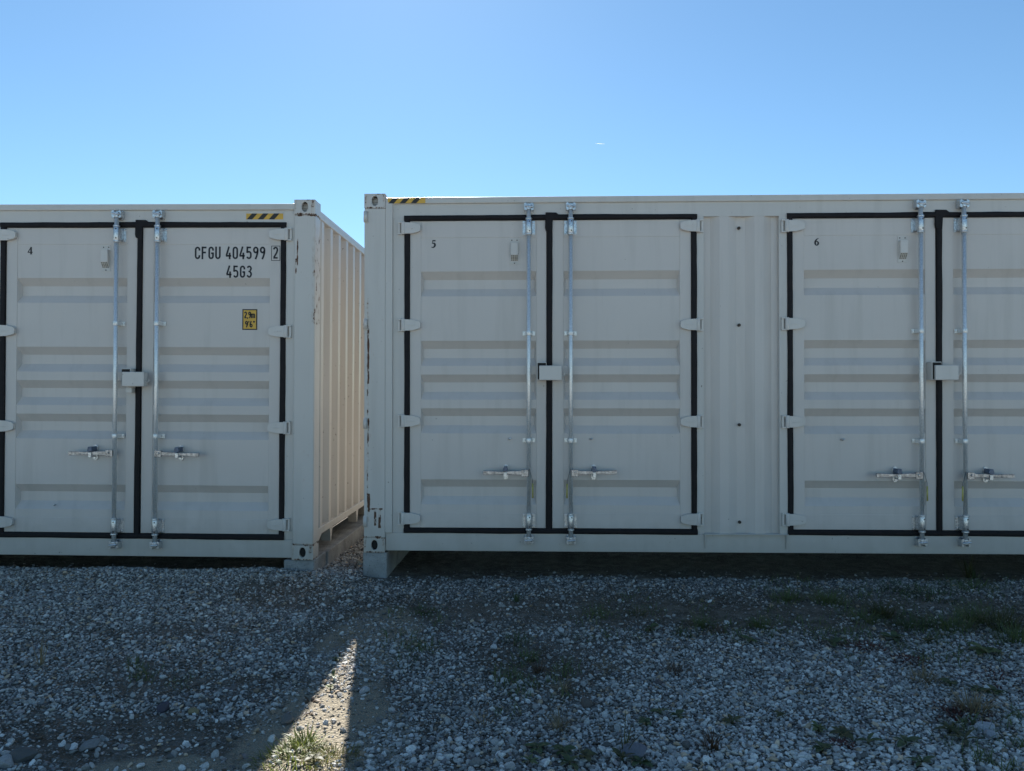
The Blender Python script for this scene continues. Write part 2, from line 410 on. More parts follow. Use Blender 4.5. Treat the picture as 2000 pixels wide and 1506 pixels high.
UW = 2.355; G = 0.046
ZB0, ZB1, ZT0, ZT1 = 0.152, 0.198, 2.678, 2.722
HZ = [2.617, 1.835, 1.058, 0.277]
def door_unit(cont, ux, c, number, handle_z, clamps, extras, seed):
    rs = random.Random(seed)
    leaves = []
    for side in (0, 1):
        x0 = ux + (G if side == 0 else c + G/2); x1 = ux + (c - G/2 if side == 0 else UW - G)
        sL = .090 if side == 0 else .092; sR = .080 if side == 0 else .090
        if side == 1: sL, sR = .092, .090
        else: sL, sR = .090, .082
        # leaf frame (stiles and rails)
        px0, px1, pz0, pz1 = x0+sL, x1-sR, .318, 2.541
        mb = MB()
        mb.box(x0, px0, Y_LEAF, .075, ZB1, ZT0); mb.box(px1, x1, Y_LEAF, .075, ZB1, ZT0)
        mb.box(px0, px1, Y_LEAF+.0015, .074, ZB1, pz0); mb.box(px0, px1, Y_LEAF+.0015, .074, pz1, ZT0)
        door = mb.build('door', M['paint_panel'], cont, .0025)
        leaves.append((door, x0, x1, px0, px1))
        link('door_panel', panel_mesh(px0, px1, pz0, pz1), M['paint_panel'], door)
        MB().box(px0, px1, .0755, .079, pz0, pz1).build('door_lining', M['paint'], door)
        # hinges
        hx = ux - .002 if side == 0 else ux + UW + .002
        hm = shared(('hinge', side), lambda: hinge_mesh(1 if side == 0 else -1))
        for z in HZ:
            link('hinge', hm, M['hinge'], door, .002, (hx, Y_JAMB-.006, z + rs.uniform(-.004, .004)))
        # lock rod with its fittings
        rx = ux + c + (-.165 if side == 0 else .170)
        mb = MB(); mb.cyl((rx, Y_ROD, (0.125+2.765)/2), 2, .0168, 2.64, 16); mb.build('lock_rod', M['galv'], door)
        for z in (2.617, .258):
            link('rod_sleeve', shared('sleeve', sleeve_mesh), M['galv_dark'], door, .0015, (rx, Y_ROD, z))
            for dz in (-.038, .038): link('sleeve_rivet', shared('rivets', sleeve_holes_mesh), M['bolt'], door, 0, (rx, Y_ROD, z+dz))
        for z in clamps:
            link('rod_clamp', shared('clamp', clamp_mesh), M['galv'], door, .001, (rx, Y_ROD, z))
        link('keeper', shared('kt', lambda: keeper_mesh(True)), M['galv_dark'], door, .002, (rx, Y_ROD, 2.775))
        link('keeper', shared('kb', lambda: keeper_mesh(False)), M['galv_dark'], door, .002, (rx, Y_ROD, .112))
        s = -1 if side == 0 else 1
        link('handle', shared(('handle', s), lambda: handle_mesh(s)), M['handle'], door, .002, (rx, Y_ROD, handle_z)).rotation_euler = (0, R(rs.uniform(-1.6, 1.6)), 0)
        link('handle_catch', shared('catch', catch_mesh), M['galv_dark'], door, .0015, (rx + s*.185, Y_ROD+.0, handle_z))
        link('catch_flap', shared('flap', catch_flap_mesh), M['blue_plastic'], door, .003, (rx + s*.185, Y_ROD+.0, handle_z))
        # a stray bolt on the leaf
        if (side, number) in (((0, '5')), (1, '5'), (0, '6'), (0, '4')):
            bx = rx + s*.16 if number == '5' else (rx - .60 if number == '6' else rx - .52)
            bz = .915 if number != '4' else .42
            MB().tube([(bx, Y_PANEL, bz), (bx+.004, Y_PANEL-.022, bz-.002), (bx+.016, Y_PANEL-.03, bz+.008)], [.008, .007, .005], 8).build('bolt', M['galv_dark'], door)
        if extras.get('tags'):
            a = [(rx - s*.004, Y_ROD-.02, handle_z+.03), (rx - s*.018, Y_ROD-.024, handle_z-.02), (rx - s*.030, Y_ROD-.022, handle_z-.06), (rx - s*.030, Y_ROD-.020, handle_z-.11)]
            MB().tube(a, .0025, 6).build('seal_wire', M['wire'], door)
            MB().tube([(rx - s*.031, Y_ROD-.021, handle_z-.085), (rx - s*.032, Y_ROD-.021, handle_z-.20)], .0065, 8).build('seal_tag', M['tag_yellow'], door)
    # lock box bridging the two leaves, fixed to the left one
    d0 = leaves[0][0]; bx = ux + c
    MB().box(bx-.098, bx-.024, -.062, Y_LEAF, 1.386, 1.530).build('lock_box_back', M['hinge'], d0, .003)
    MB().box(bx-.094, bx-.028, -.0635, -.060, 1.392, 1.524).build('lock_box_inside', M['dark_hole'], d0)
    MB().box(bx-.082, bx+.096, -.085, -.018, 1.386, 1.502).build('lock_box', M['hinge'], d0, .005)
    MB().tube([(bx+.090, -.05, 1.430), (bx+.112, -.05, 1.418), (bx+.122, -.05, 1.432), (bx+.118, -.05, 1.446)], .0045, 8).build('lock_hook', M['hinge'], d0)
    if number == '4':
        MB().box(bx-.075, bx-.025, -.040, Y_LEAF, 1.335, 1.372).build('lock_bracket', M['hinge'], d0, .003)
    # vent and number
    x0 = leaves[0][1]
    vent_parts(d0, ux + c - .318, 2.534, 1)
    if number in SERIF:
        serif_digit('door_number', number, ux + .218, 2.462, .060, d0, Y_PANEL)
    # black sealing strips over the door gaps
    j = .0016
    seal_strip(cont, 'seal_strip', ux, (ZT0+ZT1)/2, ux+UW, (ZT0+ZT1)/2, ZT1-ZT0, j, seed+1)
    seal_strip(cont, 'seal_strip', ux, (ZB0+ZB1)/2, ux+UW, (ZB0+ZB1)/2, ZB1-ZB0, j, seed+2)
    seal_strip(cont, 'seal_strip', ux+G/2, ZB1-.02, ux+G/2, ZT0+.02, G, j, seed+3, Y_JAMB-.0105)
    seal_strip(cont, 'seal_strip', ux+UW-G/2, ZB1-.02, ux+UW-G/2, ZT0+.02, G, j, seed+4, Y_JAMB-.0105)
    seal_strip(cont, 'seal_strip', ux+c-.006, ZB1-.02, ux+c+.004, ZT0+.02, G, j, seed+5, Y_JAMB-.0105)
    MB().prism([(ux+c-.028, ZT0-.085), (ux+c+.022, ZT0-.10), (ux+c+.028, ZT0+.0), (ux+c+.085, ZT1-.01), (ux+c+.055, ZT1+.014), (ux+c-.030, ZT1+.016), (ux+c-.034, ZT0-.06)], 1, Y_JAMB-.0175, Y_JAMB-.002).build('seal_patch', M['seal'], cont, .003)
    return leaves

def corrugated(x0, x1, z0, z1, y0, depth, start, pitch=.278, flat=.072, slope=.068):
    """vertical trapezoid sheet in the x-z plane; y0 outer face; profile by phase"""
    xs = [x0]; x = start
    prof = []
    k = 0
    pts = []
    def yat(x):
        t = (x-start) % pitch
        if t < flat: return y0
        if t < flat+slope: return y0 + depth*(t-flat)/slope
        if t < 2*flat+slope: return y0+depth
        return y0 + depth*(1-(t-2*flat-slope)/(pitch-2*flat-slope))
    br = set([x0, x1])
    n0 = int((x0-start)/pitch)-1
    for k in range(n0, int((x1-start)/pitch)+2):
        for o in (0, flat, flat+slope, 2*flat+slope): 
            v = start+k*pitch+o
            if x0 < v < x1: br.add(v)
    return [(v, yat(v)) for v in sorted(br)]
def sheet(pts, z0, z1, axis=0):
    mb = MB(); n = len(pts)
    vs = [(p[0], p[1], z0) for p in pts] + [(p[0], p[1], z1) for p in pts]
    mb.add(vs, [(i, i+1, n+i+1, n+i) for i in range(n-1)]); return mb

def casting_mesh(hx):     # corner casting with an oval hole in the front face
    L, Dp, H = .171, .162, .118
    mb = MB(); n = 24; rx, rz = .026, .040; cx, cz = hx, .060
    ov = [(cx+rx*math.cos(2*math.pi*i/n), cz+rz*math.sin(2*math.pi*i/n)) for i in range(n)]
    def sq(i):
        a = 2*math.pi*i/n; c, s = math.cos(a), math.sin(a)
        tx = ((L-cx) if c > 0 else cx)/max(abs(c), 1e-6); tz = ((H-cz) if s > 0 else cz)/max(abs(s), 1e-6)
        t = min(tx, tz); return (cx+c*t, cz+s*t)
    so = [sq(i) for i in range(n)]
    corners = [(0,0),(L,0),(L,H),(0,H)]
    vs = [(x, 0, z) for x, z in ov] + [(x, 0, z) for x, z in so] + [(x, .02, z) for x, z in ov] + [(x, 0, z) for x, z in corners]
    fs = [(i, (i+1) % n, n+(i+1) % n, n+i) for i in range(n)] + [(i, 2*n+i, 2*n+(i+1) % n, (i+1) % n) for i in range(n)]
    mb.add(vs, fs)
    # fill the four corner slivers
    for ci, (a, b) in enumerate(corners):
        best = sorted(range(n), key=lambda i: (so[i][0]-a)**2+(so[i][1]-b)**2)[:2]
        mb.add([(a,0,b), (so[best[0]][0],0,so[best[0]][1]), (so[best[1]][0],0,so[best[1]][1])], [(0,1,2)])
    mb.add([(0,0,0),(L,0,0),(L,Dp,0),(0,Dp,0),(0,0,H),(L,0,H),(L,Dp,H),(0,Dp,H)], [(0,3,2,1),(4,5,6,7),(1,2,6,5),(2,3,7,6),(3,0,4,7)])
    me = mb.mesh('corner_casting'); return me

def build_container(name, loc, rot, units, solid, label, rust_post, rust_cast, visible_end):
    root = empty(name, loc, rot)
    tag(root, label, 'container', 'side door shipping containers')
    pm = paint_mat('post_paint_'+name, rust_post); 
    cm = paint_mat('casting_paint_'+name, rust_cast, chip=.66)
    # corner castings: front ones with holes, rear ones plain
    for (x, hx) in ((0, .086), (CL-.171, .086)):
        for z in (0, CH-.118):
            o = link('corner_casting', casting_mesh(hx), cm, root, .004, (x, -.003, z))
            MB().box(.02, .15, .022 if z == 0 else .06, .03 if z == 0 else .07, .015, .10).build('casting_hollow', M['dark_hole'] if z == 0 else M['paint'], o)
    for x in (0, CL-.171):
        for z in (0, CH-.118): MB().box(x, x+.171, CD-.162, CD, z, z+.118).build('corner_casting', M['paint'], root, .006)
    # posts
    MB().box(0.0, .171, .0, .10, .118, CH-.118).build('corner_post', pm, root, .006)
    MB().box(.171, .229, .0025, .06, .158, CH-.066).build('post_flange', pm, root, .004)
    MB().box(CL-.171, CL-.001, .0, .165, .118, CH-.118).build('corner_post', pm, root, .012)
    for x in (0, CL-.12): MB().box(x+.001, x+.119, CD-.12, CD-.001, .118, CH-.118).build('corner_post', M['paint'], root, .006)
    # rails
    MB().box(.171, CL-.171, .004, .066, 2.816, 2.866).build('top_rail', M['paint'], root, .006)
    MB().box(.229, CL-.171, Y_JAMB, .064, 2.700, 2.816).build('header', M['paint'], root)
    MB().box(.171, CL-.171, Y_JAMB-.004, .10, .012, .158).build('bottom_rail', M['paint'], root, .004)
    MB().box(.171, CL-.171, CD-.07, CD-.004, 2.80, 2.866).build('top_rail', M['paint'], root)
    MB().box(.171, CL-.171, CD-.10, CD-.02, .012, .158).build('bottom_rail', M['paint'], root)
    # roof, floor, back wall, ends
    MB().box(.05, CL-.05, .05, CD-.05, 2.840, 2.860).build('roof', M['paint'], root)
    MB().box(.05, CL-.05, .11, CD-.11, .130, .160).build('floor', M['dark_hole'], root)
    sheet(corrugated(.1, CL-.1, 0, 0, 0, 0.036, .15), .15, 2.82).build('back_wall', M['paint'], root, 0, (0, CD-.05, 0))
    for i in range(10):
        MB().box(.6+i*1.2, .65+i*1.2, .11, CD-.11, .02, .13).build('cross_member', M['paint'], root)
    # end wall on the right: vertical corrugation, rails
    pts = corrugated(.165, CD-.12, 0, 0, 0, .050, .165+.068)
    mb = MB(); n = len(pts)
    mb.add([(CL-.012-p[1], p[0], .17) for p in pts] + [(CL-.012-p[1], p[0], 2.80) for p in pts], [(i, i+1, n+i+1, n+i) for i in range(n-1)])
    mb.build('end_wall', paint_mat('end_wall_paint_'+name, None, chip=.66), root)
    MB().box(CL-.075, CL-.006, .163, CD-.12, .162, .222).build('end_rail', M['paint'], root, .004)
    MB().box(CL-.075, CL-.004, .163, CD-.12, 2.775, 2.845).build('end_rail', M['paint'], root, .006)
    MB().prism([(.165, .118), (.165, .222), (.30, .164), (.215, .118)], 0, CL-.05, CL-.012).build('end_gusset', M['paint'], root)
    for yy in (.56, 1.55):
        MB().prism([(yy, .163), (yy+.10, .163), (yy+.05, .04), (yy+.035, .04)], 0, CL-.10, CL-.016).build('end_lug', M['paint'], root)
    # end doors on the left side (plain leaves)
    MB().box(.02, .06, .10, CD-.12, .15, 2.80).build('end_door', M['paint'], root)
    for z in (2.80-.09, 1.84, 1.04, .25):
        MB().cyl((.012, -.010, z), 2, .016, .082, 10).build('end_hinge', M['hinge'], root)
        MB().box(-.001, .036, -.008, .01, z-.046, z-.040).build('end_hinge_lug', M['hinge'], root)
        MB().box(-.001, .036, -.008, .01, z+.040, z+.046).build('end_hinge_lug', M['hinge'], root)
    # door units and wall panels between them
    for u in units: door_unit(root, *u)
    for (a, b, pillar) in solid:
        if pillar:
            MB().box(a, a+.058, Y_JAMB, .07, .158, 2.70).build('door_jamb', M['paint'], root, .002)
            MB().box(b-.065, b, Y_JAMB, .07, .158, 2.70).build('door_jamb', M['paint'], root, .002)
            sheet(corrugated(a+.058, b-.065, 0, 0, Y_JAMB+.002, .036, a+.184), .160, 2.815).build('wall_panel', M['paint_panel'], root)
            MB().box(a+.050, b-.005, -.012, .05, .158, .1635).build('sill_ledge', M['paint'], root, .001)
            for xx in (a+.056, b-.022): MB().prism([(-.012, .158), (.02, .158), (.02, .045), (.012, .045)], 0, xx, xx+.006).build('sill_bracket', M['paint'], root)
            for z in (2.61, 1.83, 1.03, .25):
                mb = MB().cyl((a+.345, .052, z), 1, .013, .014, 8); mb.cyl((a+.345, .044, z), 1, .007, .012, 8); mb.build('bolt', M['bolt'], root)
        else:
            MB().box(a, b, Y_JAMB, .07, .158, 2.70).build('door_jamb', M['paint'], root, .002)
    return root

def hazard(cont, x, z, w, h, y):
    b = MB().box(x, x+w, y-.0012, y, z, z+h).build('hazard_sticker', M['yellow'], cont)
    n = 3; p = w/(n+.35)
    for i in range(n):
        a = x + .02 + i*p if i else x+.0; 
        q = [(x+p*i+.004, z), (x+p*i+.004+p*.5, z), (x+p*i+.004+p*.5+h*.9, z+h), (x+p*i+.004+h*.9, z+h)]
        q = [(min(max(u, x), x+w), v) for u, v in q]
        MB().prism(q, 1, y-.0022, y-.0013).build('hazard_stripe', M['sticker_black'], b)

# right container (doors 5 and 6 in view)
U0 = .321; P = UW + .714
cr = build_container('shipping_container', (-1.380, 6.175, .209), (0, 0, 0),
    [(U0, 1.174, '5', .650, (1.764, .905), {'tags': 1}, 50), (U0+P, 1.192, '6', .640, (1.775, .905), {'tags': 1}, 60), (U0+2*P, 1.178, '', .645, (1.77, .905), {}, 70)],
    [(.229, U0+.003, False), (U0+UW-.003, U0+P+.003, True), (U0+P+UW-.003, U0+2*P+.003, True), (U0+2*P+UW-.003, CL-.165, True)],
    'cream side-door container on the right, with doors numbered 5 and 6',
    [(.026, .034, .25, 2.05, .012, .62), (.028, .040, 1.36, 1.80, .008, .95), (.028, .036, .85, 1.0, .008, .8), (.030, .045, .33, .47, .012, 1.0), (.03, .15, .345, .355, .006, 1.0), (.085, .10, .22, .35, .010, .85), (.12, .135, .20, .35, .010, .85), (.0, .14, .118, .13, .006, .8), (.03, .04, 1.0, 1.08, .01, .9)],
    [(.0, .015, .02, .118, .02, .62), (.155, .171, .0, .118, .012, .60), (.0, .171, .112, .118, .006, .70), (0, .171, 0, .008, .008, .75)], False)
# left container (door 4 in view)
xl = CL - .240 - UW
cl_ = build_container('shipping_container', (0, 0, 0), (0, 0, 0),
    [(xl, 1.153, '4', .850, (1.895, .985), {}, 80), (xl-P, 1.178, '', .85, (1.895, .985), {}, 90)],
    [(xl+UW-.003, CL-.165, False), (xl-P+UW-.003, xl+.003, True), (.229, xl-P+.003, True)],
    'cream side-door container on the left, door numbered 4 and CFGU code',
    [(CL-.145, CL-.140, 2.36, 2.58, .008, .95), (CL-.158, CL-.150, 2.30, 2.42, .006, .8), (CL-.02, CL, 1.9, 2.7, .012, .45), (CL-.171, CL, .118, .13, .006, .7), (CL-.171, CL, 2.765, 2.78, .008, .75)],
    [(.14, .16, .02, .118, .015, .62), (.0, .171, .112, .118, .006, .7), (0, .171, 0, .008, .008, .75), (.0, .012, .0, .118, .012, .55)], True)
TILT = .27
cl_.rotation_euler = (0, R(TILT), 0)
cl_.location = Vector((-1.780, 6.130, .154)) - Matrix.Rotation(R(TILT), 3, 'Y') @ Vector((CL, 0, 0))
# lettering and stickers
d4 = [o for o in cl_.children if o.name.startswith('door') and 'jamb' not in o.name]
d4r = d4[1]
xr = CL - .240                      # right outer edge of door unit 4
st, xe = text_strokes('CFGU 404599', xr-.752, 2.421, .103, .84, .645)
s2, _ = text_strokes('45G3', xr-.492, 2.270, .100, .84, .66)
link('container_code', strokes_mesh('container_code', st), M['ink'], d4r, 0, (0, Y_PANEL, 0))
link('size_code', strokes_mesh('size_code', s2), M['ink'], d4r, 0, (0, Y_PANEL, 0))
s3, _ = text_strokes('2', xr-.110, 2.424, .098, .84)
bx0, bx1, bz0, bz1, t = xr-.122, xr-.054, 2.410, 2.527, .0022
s3 += [[(bx0, bz0, t), (bx1, bz0, t)], [(bx1, bz0-t, t), (bx1, bz1+t, t)], [(bx1, bz1, t), (bx0, bz1, t)], [(bx0, bz1+t, t), (bx0, bz0-t, t)]]
link('check_digit', strokes_mesh('check_digit', s3), M['ink'], d4r, 0, (0, Y_LEAF, 0))
sg = MB().box(xr-.358, xr-.236, Y_PANEL-.002, Y_PANEL, 1.848, 2.016).build('height_sign', M['sticker_black'], d4r, 0)
MB().box(xr-.349, xr-.245, Y_PANEL-.003, Y_PANEL-.0022, 1.857, 2.007).build('sign_face', M['yellow'], d4r)
W = .105
s4, _ = text_strokes('2,9m', xr-.342, 1.943, .052, .80, .56); s5, _ = text_strokes("9'6\"", xr-.334, 1.868, .052, .86, .60)
link('sign_lettering', strokes_mesh('sign_lettering', s4+s5, .001), M['sticker_black'], d4r, 0, (0, Y_PANEL-.0032, 0))
hazard(cl_, xr-.330, 2.742, .302, .048, Y_JAMB)
hazard(cr, .190, 2.818, .305, .045, .004)

# ------------------------------------------------------------------ ground
def sm(a, b, x):
    t = np.clip((x-a)/(b-a), 0, 1); return t*t*(3-2*t)
_ph = [(rng.uniform(0, 6.28), rng.uniform(-1, 1), rng.uniform(-1, 1)) for _ in range(14)]
def lowf(x, y, f, seed=0):
    s = 0
    for i in range(5):
        p, a, b = _ph[(i+seed) % 14]; n = math.hypot(a, b)
        s = s + np.sin(f*(1+.37*i)*(a*x+b*y)/n*1.0 + p + i)/(1+.5*i)
    return s/2.2
def height(x, y):
    x = np.asarray(x, float); y = np.asarray(y, float)
    near = 1 - sm(9, 16, np.hypot(x, y-3))
    h = .010*lowf(x, y, 2.3) + .006*lowf(x, y, 6.1, 3)
    left = sm(-1.2, -2.4, x)
    h = h + left*(.045*sm(3.4, 5.9, y) + .035*np.exp(-((y-6.02)/.22)**2)) * (1 - .75*sm(6.15, 6.45, y))
    h = h + .04*sm(-1.2, -1.6, x)*(1-left)*sm(5.2, 6.2, y)
    h = h - .02*sm(6.15, 6.5, y)*sm(-1.3, -.9, x)
    return h*near
def g2(px, py, z=0.0):
    """photo pixel -> ground point"""
    v = Vector(((px-1000)/FPX, 1.0, -(py-753)/FPX))
    v = Matrix.Rotation(R(YAW), 3, 'Z') @ (Matrix.Rotation(R(PITCH), 3, 'X') @ v)
    zz = z
    for _ in range(4):
        t = (zz-CAM_H)/v.z; x, y = v.x*t, v.y*t; zz = float(height(x, y))
    return x, y, zz
xs = np.concatenate([[-9000, -2500, -700, -200, -70, -30, -16], np.arange(-10, 10.01, .1), [16, 30, 70, 200, 700, 2500, 9000]])
ys = np.concatenate([[-9000, -2500, -700, -200, -60, -25, -12, -6, -3], np.arange(0, 10.01, .1), [13, 18, 30, 70, 200, 700, 2500, 9000]])
gx, gy = np.meshgrid(xs, ys); gz = height(gx, gy)
nv = gx.size; V = np.stack([gx.ravel(), gy.ravel(), gz.ravel()], 1)
ii = np.arange(nv).reshape(gx.shape)
F = np.stack([ii[:-1,:-1].ravel(), ii[:-1,1:].ravel(), ii[1:,1:].ravel(), ii[1:,:-1].ravel()], 1)
def np_mesh(name, V, F, smooth=False, colors=None):
    me = bpy.data.meshes.new(name); k = F.shape[1]
    me.vertices.add(len(V)); me.vertices.foreach_set('co', np.asarray(V, np.float32).ravel())
    me.loops.add(F.size); me.loops.foreach_set('vertex_index', F.ravel().astype(np.int32))
    me.polygons.add(len(F)); me.polygons.foreach_set('loop_start', np.arange(0, F.size, k, dtype=np.int32))
    try: me.polygons.foreach_set('loop_total', np.full(len(F), k, np.int32))
    except Exception: pass
    me.polygons.foreach_set('use_smooth', np.full(len(F), smooth))
    if colors is not None:
        ca = me.attributes.new('tint', 'FLOAT_COLOR', 'POINT')
        ca.data.foreach_set('color', np.asarray(colors, np.float32).ravel())
    me.update(calc_edges=True); me.validate(); return me
def ground_mat():
    m, nt, b = new_mat('gravel_soil'); w = pos(nt)
    n1 = noise_n(nt, w, 1.3, 4, .6); n2 = noise_n(nt, w, 9, 5, .65); n3 = noise_n(nt, w, 75, 5, .7)
    vo = nt.nodes.new('ShaderNodeTexVoronoi'); vo.inputs['Scale'].default_value = 85; nt.links.new(w, vo.inputs['Vector'])
    c = mixc(nt, ramp(nt, n1, .35, .65), (.082, .064, .044), (.14, .118, .090))
    c = mixc(nt, ramp(nt, n2, .45, .70), c, (.22, .20, .165))
    sep = nt.nodes.new('ShaderNodeSeparateColor'); nt.links.new(vo.outputs['Color'], sep.inputs[0])
    peb = math_n(nt, 'MULTIPLY', math_n(nt, 'GREATER_THAN', sep.outputs[0], .55), ramp(nt, vo.outputs['Distance'], .55, .25))
    c = mixc(nt, math_n(nt, 'MULTIPLY', peb, .8), c, mixc(nt, sep.outputs[1], (.14, .135, .125), (.36, .35, .32)))
    c = mixc(nt, math_n(nt, 'MULTIPLY', ramp(nt, n3, .55, .8), .6), c, (.03, .026, .02))
    # pale fine grit washed out in front of the gap
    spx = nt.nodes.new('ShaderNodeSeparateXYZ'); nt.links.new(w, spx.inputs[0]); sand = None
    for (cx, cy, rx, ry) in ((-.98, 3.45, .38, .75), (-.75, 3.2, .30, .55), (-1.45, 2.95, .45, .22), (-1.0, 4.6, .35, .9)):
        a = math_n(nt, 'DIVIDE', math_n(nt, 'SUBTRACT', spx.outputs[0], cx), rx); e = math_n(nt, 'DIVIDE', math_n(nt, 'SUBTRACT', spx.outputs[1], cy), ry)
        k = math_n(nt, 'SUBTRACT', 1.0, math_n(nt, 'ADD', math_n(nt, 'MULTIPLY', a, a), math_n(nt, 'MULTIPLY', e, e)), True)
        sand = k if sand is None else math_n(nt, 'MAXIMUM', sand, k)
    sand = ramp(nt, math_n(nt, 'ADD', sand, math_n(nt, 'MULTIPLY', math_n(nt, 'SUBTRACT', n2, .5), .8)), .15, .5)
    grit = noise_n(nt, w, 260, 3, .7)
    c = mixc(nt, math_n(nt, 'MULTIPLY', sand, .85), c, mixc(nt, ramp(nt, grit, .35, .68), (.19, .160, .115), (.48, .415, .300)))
    # where no single stones are laid (behind the camera and off to the sides) the same pale gravel covers the soil
    sp = nt.nodes.new('ShaderNodeSeparateXYZ'); nt.links.new(w, sp.inputs[0])
    out_y = math_n(nt, 'SUBTRACT', 1.0, ramp(nt, sp.outputs[1], 2.0, 2.6))
    out_x = ramp(nt, math_n(nt, 'SUBTRACT', math_n(nt, 'ABSOLUTE', sp.outputs[0]), math_n(nt, 'MULTIPLY', sp.outputs[1], .70)), .6, 1.0)
    cover = math_n(nt, 'MAXIMUM', out_y, out_x, True)
    gcol = mixc(nt, ramp(nt, n2, .3, .75), mixc(nt, sep.outputs[1], (.20, .195, .18), (.50, .485, .45)), (.40, .385, .35))
    c = mixc(nt, math_n(nt, 'MULTIPLY', cover, .95), c, gcol)
    nt.links.new(c, b.inputs['Base Color']); b.inputs['Roughness'].default_value = .95; b.inputs['Specular IOR Level'].default_value = .2
    h = math_n(nt, 'ADD', math_n(nt, 'MULTIPLY', n3, .5), math_n(nt, 'SUBTRACT', 1.0, vo.outputs['Distance']))
    bump(nt, b, h, .9, .012); return m
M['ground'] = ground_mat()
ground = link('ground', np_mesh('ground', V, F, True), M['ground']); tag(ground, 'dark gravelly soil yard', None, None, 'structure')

# ------------------------------------------------------------------ gravel (uncountable)
def ico(sub):
    if sub == 0:        # eight-sided chip
        return (np.array([(1,0,0),(-1,0,0),(0,1,0),(0,-1,0),(0,0,1),(0,0,-1)], float),
                np.array([(0,2,4),(2,1,4),(1,3,4),(3,0,4),(2,0,5),(1,2,5),(3,1,5),(0,3,5)]))
    import bmesh
    bm = bmesh.new(); bmesh.ops.create_icosphere(bm, subdivisions=sub, radius=1.0)
    v = np.array([x.co[:] for x in bm.verts]); f = np.array([[q.index for q in p.verts] for p in bm.faces]); bm.free(); return v, f
def stone_variants(sub, n, flat=.62):
    v0, f0 = ico(sub); out = []
    for _ in range(n):
        v = v0.copy()
        for _k in range(9):          # random planar cuts give facets
            d = rng.normal(size=3); d /= np.linalg.norm(d); c = rng.uniform(.58, .92)
            dd = v @ d; over = np.clip(dd-c, 0, None); v = v - over[:, None]*d
        v *= 1 + rng.normal(0, .05, (len(v), 1))
        v *= np.array([rng.uniform(.95, 1.3), rng.uniform(.75, 1.0), flat*rng.uniform(.8, 1.15)])
        out.append(v)
    return np.array(out), f0
def patch(x, y, cx, cy, rx, ry): return np.exp(-(((x-cx)/rx)**2 + ((y-cy)/ry)**2))
def scatter(spacing, ymin, ymax):
    X = []; 
    yy = np.arange(ymin, ymax, spacing*.9)
    for y in yy:
        half = (abs(y)+.25)*.70 + .75
        x = np.arange(-half-.1, half-.1, spacing) if y < 6.6 else np.arange(-1.80, -1.36, spacing); X.append(np.stack([x, np.full_like(x, y)], 1))
    P_ = np.concatenate(X); P_ += rng.uniform(-.5, .5, P_.shape)*spacing*.95; return P_
SOIL = [(1300, 1190, .8, .30), (1010, 1290, .38, .28), (1120, 1330, .30, .22), (1840, 1190, 1.1, .40), (640, 1230, .30, .5), (900, 1200, .5, .35),
        (330, 1340, .45, .12), (420, 1460, .5, .15), (1900, 1390, .35, .12), (1680, 1262, .30, .08), (700, 1400, .12, .5), (540, 1150, .5, .2), (250, 1420, .3, .1), (600, 1420, .16, .45),
        (500, 1180, .40, .16), (400, 1232, .42, .15), (325, 1297, .40, .12), (225, 1342, .40, .12), (140, 1402, .34, .11), (120, 1455, .3, .09), (370, 1480, .55, .14), (480, 1440, .35, .12), (1130, 1180, .7, .3), (1420, 1200, .5, .25), (1600, 1200, .6, .25)]
SOILW = [(g2(a, b), rx, ry) for a, b, rx, ry in SOIL]
def density(P_):
    x, y = P_[:, 0], P_[:, 1]
    d = .84 + .26*lowf(x, y, 3.1, 2) + .26*lowf(x, y, 8.3, 6) + .18*lowf(x, y, 19, 1)
    for (c, rx, ry) in SOILW: d = d - .80*patch(x + .10*lowf(x, y, 9, 4), y + .08*lowf(x, y, 11, 8), c[0], c[1], rx, ry)
    d = d - .30*np.exp(-((y-5.2)/.55)**2)*sm(-1.3, -.8, x) + .6*sm(-.2, .9, x)*sm(4.7, 3.9, y) + .35*sm(-1.4, -2.2, x)*sm(4.2, 5.2, y)
    edge = 6.10 + .05*np.sin(x*5.1) + .03*np.sin(x*13.7) + .10*sm(-1.0, -.4, x)
    gap = ((x > -1.80) & (x < -1.36))
    d = np.where((y > edge) & ~gap, d - 3.0*np.clip((y-edge)/.25, 0, 1) - .25, d)
    return d
